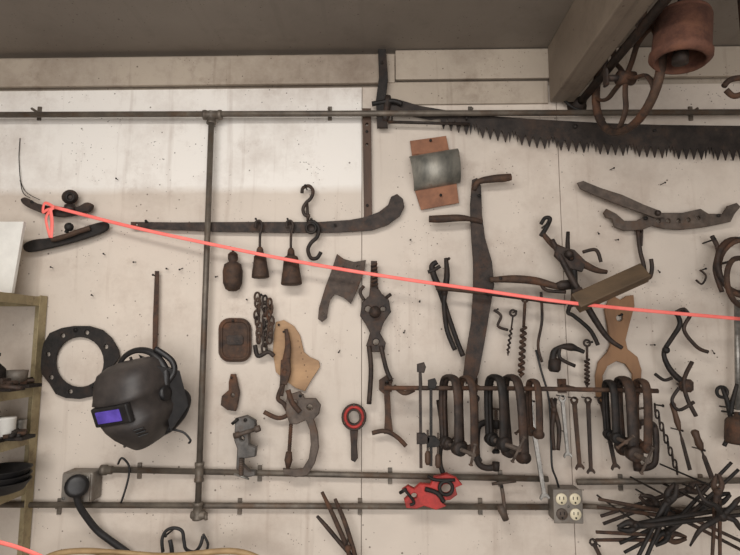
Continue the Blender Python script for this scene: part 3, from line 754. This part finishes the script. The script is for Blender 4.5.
b.rod([(690,316,.05),(684,330,.05),(697,347,.05),(708,352,.05)],1.8,IRON); b.rod([(676,312,.05),(684,309,.05),(690,316,.05)],1.6,IRON)
b.turn((686,379,.05),(686,392,.05),[(0,4),(.2,6.5),(.8,6.5),(1,4)],RUST); b.ball((666,350,.055),3.6,BLACK)
b.rod([(679,388,.06),(672,400,.06),(679,410,.06),(694,402,.06)],1.6,IRON)
b.nail(682,312,.05,1); b.nail(687,385,.05,1.2); b.done()
b=B('iron_wheel_hoop')
b.ring((738,266,.05),26,2.8,IRON,yaw=.3,ry=27); b.ring((748,268,.07),25,2.6,RUST,yaw=-.3,ry=29); b.nail(738,240,.06,1.6); b.done()
b=B('iron_wheel_hoop')
b.ring((741,282,.11),24,2.6,RUST,yaw=.5,ry=24); b.rod([(712,236,.05),(718,250,.06),(715,270,.06),(722,292,.07)],2.2,IRON); b.nail(741,259,.1,1.6); b.nail(713,240,.05,1); b.done()
b=B('horse_bit_bridle_iron')
b.rod([(700,270,.02),(706,276,.03),(702,284,.03),(696,280,.03)],1,IRON); b.nail(700,271,.02,.8); b.done()
b=B('round_steel_bar')
b.rod([(737,300,.04),(738,410,.04)],2.6,STEEL,False); b.nail(737,310,.04,1.2); b.nail(738,400,.04,1.2); b.done()
b=B('oil_can')
b.turn((738,412,.07),(738,444,.07),[(0,3),(.15,4),(.2,9),(.3,11),(.9,11.5),(1,10)],RUST,20); b.nail(738,414,.07,1.2); b.done()
def chisel(p0,p1,d,hm,bm_,w_=3):
    b=B('wood_chisel'); f=.42
    mid=(p0[0]+(p1[0]-p0[0])*f,p0[1]+(p1[1]-p0[1])*f)
    b.turn((p0[0],p0[1],d),(mid[0],mid[1],d),[(0,w_*.6),(.08,w_*1.1),(.4,w_*.9),(.7,w_*1.1),(.95,w_*.7),(1,w_*.5)],hm,14)
    b.plate(along(mid,p1,[(0,-.8),(.15,-.8),(.25,-w_*.6),(1,-w_*.7),(1,w_*.7),(.25,w_*.6),(.15,.8),(0,.8)]),d,.005,bm_)
    b.nail(mid[0]+1,mid[1],d,.8); b.done()
chisel((694,430),(712,478),.05,WOODD,IRON,3.4); chisel((672,402),(690,470),.05,WOODD,IRON,2.6)
b=B('tin_snips')
b.rod([(722,388,.05,1.6),(728,404,.05,2.4),(731,428,.05,2),(724,446,.05,2)],2,BLACK); b.rod([(737,384,.055,1.6),(732,404,.055,2.4),(731,414,.055,2)],2,BLACK); b.ring((722,392,.05),5,1.6,BLACK); b.nail(731,408,.05,1); b.done()
def tongs(p0,p1,spread,d,mt=BLACK,jaw=10,name='blacksmith_tongs',r=1.9):
    """rivet near p1; reins end near p0"""
    b=B(name); L=math.hypot(p1[0]-p0[0],p1[1]-p0[1]); f=1-jaw*1.8/L
    for sg,dd in ((1,d),(-1,d+.008)):
        q=along(p0,p1,[(0,sg*spread),(.3,sg*spread*.8),(f*.85,sg*2),(f,-sg*1),(f+.4*(1-f),-sg*4),(1,-sg*.8)])
        b.rod([(x,y,dd,rr) for (x,y),rr in zip(q,(r*.8,r*.9,r*1.1,r*1.6,r*1.3,r*.8))],r,mt)
    c=along(p0,p1,[(f,0)])[0]; b.turn((c[0],c[1],d-.01),(c[0],c[1],d+.02),[(0,3),(1,2.6)],mt)
    b.nail(c[0],c[1]-3,d+.004,1); b.done()
tongs((602,520),(706,484),4,.05,IRON); tongs((622,548),(730,494),5,.08); tongs((746,548),(640,496),4,.11,IRON)
tongs((598,503),(690,518),4,.14,RUST); tongs((735,466),(655,545),5,.17)
tongs((748,510),(618,528),4,.23,BLACK,r=2.2); tongs((716,562),(718,474),4,.26,RUST); tongs((640,562),(676,484),4,.2,BLACK,r=2.2)
tongs((596,536),(686,538),4,.08,RUST)
b=B('hay_grapple_hook')
for (u1,v1),(u2,v2) in (((700,530),(690,546)),((704,500),(696,484)),((738,500),(752,492)),((740,528),(752,542))):
    b.rod([(722,516,.29,2.6),((722+u1)/2+3,(516+v1)/2-2,.3,2.6),(u1,v1,.3,2.2),(u2,v2,.29,.9)],2,BLACK)
b.ball((722,516,.29),5,BLACK); b.nail(722,513,.28,1.4); b.done()
b=B('fireplace_tongs')
b.rod([(322,492,.05,1.6),(333,515,.05,2.2),(346,545,.05,2.4),(356,575,.05,2.4)],2,RUST); b.rod([(335,499,.055,1.6),(344,520,.055,2.2),(353,548,.055,2.2),(360,575,.055,2.2)],2,RUST); b.rod([(317,516,.05,1.4),(326,526,.05,2),(342,545,.05,2),(352,556,.05,2)],2,IRON)
b.turn((348,548,.03),(348,548,.07),[(0,3),(1,3)],RUST); b.nail(347,545,.05,1.2); b.done()
wrench('spud_wrench',(592,540),(612,580),2,5,.04,IRON)
b=B('hanging_iron_chain')
for i in range(11): b.ring((655+i*2.2,408+i*6.2,.035),2,.9,IRON,yaw=(.2 if i%2 else 1.2),ry=4,n=12)
b.nail(655,405,.035,1); b.done()
b=B('pipe_clamp')
b.rod([(501,484,.05),(503,495,.05),(505,512,.05)],1.8,RUSTG); b.rod([(492,484,.05),(516,481,.05)],1.4,RUSTG); b.turn((500,505,.05),(506,520,.05),[(0,3),(.3,4),(1,3)],RUSTG)
b.nail(501,486,.05,1); b.done()
b=B('pry_bar'); b.rod([(438,400,.05,2),(442,430,.05,2.2),(440,460,.05,2.2),(444,476,.05,2.6)],2.2,BLACK); b.nail(439,405,.05,1); b.done()
b=B('leather_strap'); b.rod([(394,386,.05,2),(404,393,.06,2.4),(414,390,.05,2)],2,RUST); b.nail(396,387,.05,1); b.done()
b=B('iron_s_hook'); b.rod([(494,310,.03),(501,316,.03),(498,326,.03),(508,330,.03)],1.4,IRON); b.nail(495,311,.03,.7); b.done()
b=B('iron_s_hook'); b.rod([(541,292,.03),(542,320,.03),(538,345,.03),(542,362,.03)],1.4,IRON); b.nail(541,304,.03,.7); b.done()
b=B('wall_nails')
for u,v in ((53,268),(93,296),(105,255),(136,262),(168,269),(183,268),(247,300),(410,240),(420,300),(598,232),(610,170),(660,185),(658,270),(560,430),(218,276),(405,330),(340,350),(118,180),(650,345),(712,350),(615,240)):
    c=M(u,v,0); a=random.uniform(-.006,.006)
    e=c+Vector((a,-.018,-.004+a)); b.tube([c,e],.0012,BLACK,sides=6); b.tube([e,e+Vector((0,-.0015,0))],.0028,BLACK,sides=8)
b.done()
b=B('wall_wire'); b.rod([(20,138,.004),(19,160,.006),(22,190,.01),(30,198,.02)],.4,BLACK); b.rod([(20,180,.004),(26,192,.01),(40,200,.02)],.35,BLACK); b.done()

# ---------------------------------------------------------------- shelf unit at left
b=B('metal_shelving_unit')
xe=M(41,340,.02).x; x0=xe-.6; DP=.26
zsh=[M(30,v,.05).z for v in (297,388,436,486)]
for yy,sg in ((-.006,-1),(-DP,1)):
    for xx,sx in ((xe,-1),(x0,1)):
        b.obox((xx,yy+sg*.016,(zsh[0]+.006)/2),(.0025,.034,zsh[0]+.006),I3,SHELF,0); b.obox((xx+sx*.016,yy,(zsh[0]+.006)/2),(.034,.0025,zsh[0]+.006),I3,SHELF,0)
        for k in range(24): 
            zz=zsh[0]-.03-k*.04; b.tube([(xx+sx*.018,yy-.0014,zz),(xx+sx*.018,yy-.002,zz)],.004,DARKH,sides=8)
for z in zsh+[.6,.3]:
    b.obox(((xe+x0)/2,-.006-DP/2,z),(.594,DP-.006,.003),I3,SHELF,0)
    for yy in (-.010,-DP+.004): b.obox(((xe+x0)/2,yy,z-.012),(.59,.0025,.026),I3,SHELF,0)
    b.obox((xe-.002,-.006-DP/2,z-.012),(.0025,DP-.01,.026),I3,SHELF,0)
b.done()
def on(u,zi,y):
    d=-y; p=M(u,300,d); return Vector((p.x,y,zsh[zi]+.0025))
b=B('white_painted_board')
b.plate([(-22,222),(25,222),(13,293),(-22,295)],.1,.012,WHITE); b.done()
def jar(nm,u,zi,y,r_,h,mt,prof=None):
    b=B(nm); p=on(u,zi,y); b.lathe(p,p+Vector((0,0,h)),[(t_,x*r_) for t_,x in (prof or [(0,.85),(.05,1),(.7,1),(.8,.75),(.82,.8),(1,.8)])],mt,22); b.done()
TIN=[(0,1),(.05,1.04),(.1,1),(.9,1),(.95,1.04),(1,1)]
jar('oil_bottle',0,1,-.12,.028,.10,BLACK,[(0,.9),(.05,1),(.55,1),(.72,.4),(.9,.35),(.91,.45),(1,.45)]); jar('metal_funnel',22,1,-.08,.03,.05,GREYM,[(0,.3),(.2,.4),(.4,.9),(1,1)])
jar('tin_can',14,2,-.12,.028,.06,WHITE,TIN); jar('paint_tin',-6,2,-.12,.035,.075,RUSTO,TIN); jar('tin_can',29,2,-.06,.018,.045,STEEL,TIN)
for i in range(3):
    b=B('black_plastic_bowl'); p=on(12,3,-.13)+Vector((0,0,.016*i)); b.lathe(p,p+Vector((0,0,.03)),[(0,.045),(.2,.062),(1,.078),(1.05,.08),(1.0,.073),(.3,.055)],RUBBER,26,cap=True); b.done()
random.seed(11)
def scrap(zi,u0,u1,y,n=9,h=.03):
    b=B('scrap_iron_pile')
    for i in range(n):
        p=on(random.uniform(u0,u1),zi,y+random.uniform(-.04,.04)); p.z+=.012+random.uniform(0,h*.5); a=random.uniform(0,3.14); L=random.uniform(.02,.04)
        dv=Vector((math.cos(a)*L,math.sin(a)*L*.5,random.uniform(0,.005)))
        if i%3==0: b.obox(p,(L,.02,.016),Matrix.Rotation(a,3,'Z'),random.choice([IRON,RUST,BLACK]),.002)
        else: b.tube([p-dv,p+dv],.006,random.choice([IRON,RUST,RUSTG,BLACK]),sides=8)
    b.obox(on((u0+u1)/2,zi,y)+Vector((0,0,.006)),(.08,.06,.0098),I3,BLACK,.002)
    b.done()
scrap(1,5,16,-.18,12); scrap(2,-14,0,-.18,9); scrap(1,26,31,-.07,7,.02); scrap(2,22,28,-.12,8,.02)
b=B('toolbox'); p=M(10,535,.14)
z_=.6
b.obox((p.x-.05,-.135,z_+.09+.002),(.22,.2,.176),I3,RUBBER,.006); b.obox((p.x-.05,-.135,z_+.2),(.21,.19,.04),I3,GREYM,.006)
b.tube([(p.x-.09,-.135,z_+.22),(p.x-.09,-.135,z_+.245),(p.x-.01,-.135,z_+.245),(p.x-.01,-.135,z_+.22)],.006,BLACK)
b.done()

# ---------------------------------------------------------------- light
def area(name,loc,rot,sx,sy,e,col):
    l=bpy.data.lights.new(name,'AREA'); l.shape='RECTANGLE'; l.size=sx; l.size_y=sy; l.energy=e; l.color=col
    o=bpy.data.objects.new(name,l); o.location=loc; o.rotation_euler=rot; bpy.context.collection.objects.link(o); return o
area('fluorescent_ceiling_light',(-.5,-1.5,ZC-.06),(math.radians(18),0,0),1.3,.3,22,(1,.96,.91))
area('workshop_door_daylight',(.1,-3.9,1.25),(math.radians(90),0,0),3.4,2.2,80,(1,.97,.945))
wd=bpy.data.worlds.new('workshop_world'); scene.world=wd; wd.use_nodes=True
wd.node_tree.nodes['Background'].inputs[0].default_value=(.95,.94,.95,1); wd.node_tree.nodes['Background'].inputs[1].default_value=.5
# ---------------------------------------------------------------- camera
cd=bpy.data.cameras.new('camera'); cd.sensor_width=36; cd.lens=36*F/740; cd.clip_start=.02
co=bpy.data.objects.new('camera',cd); co.matrix_world=Matrix.Translation(CAM)@ROT.to_4x4(); bpy.context.collection.objects.link(co)
scene.camera=co
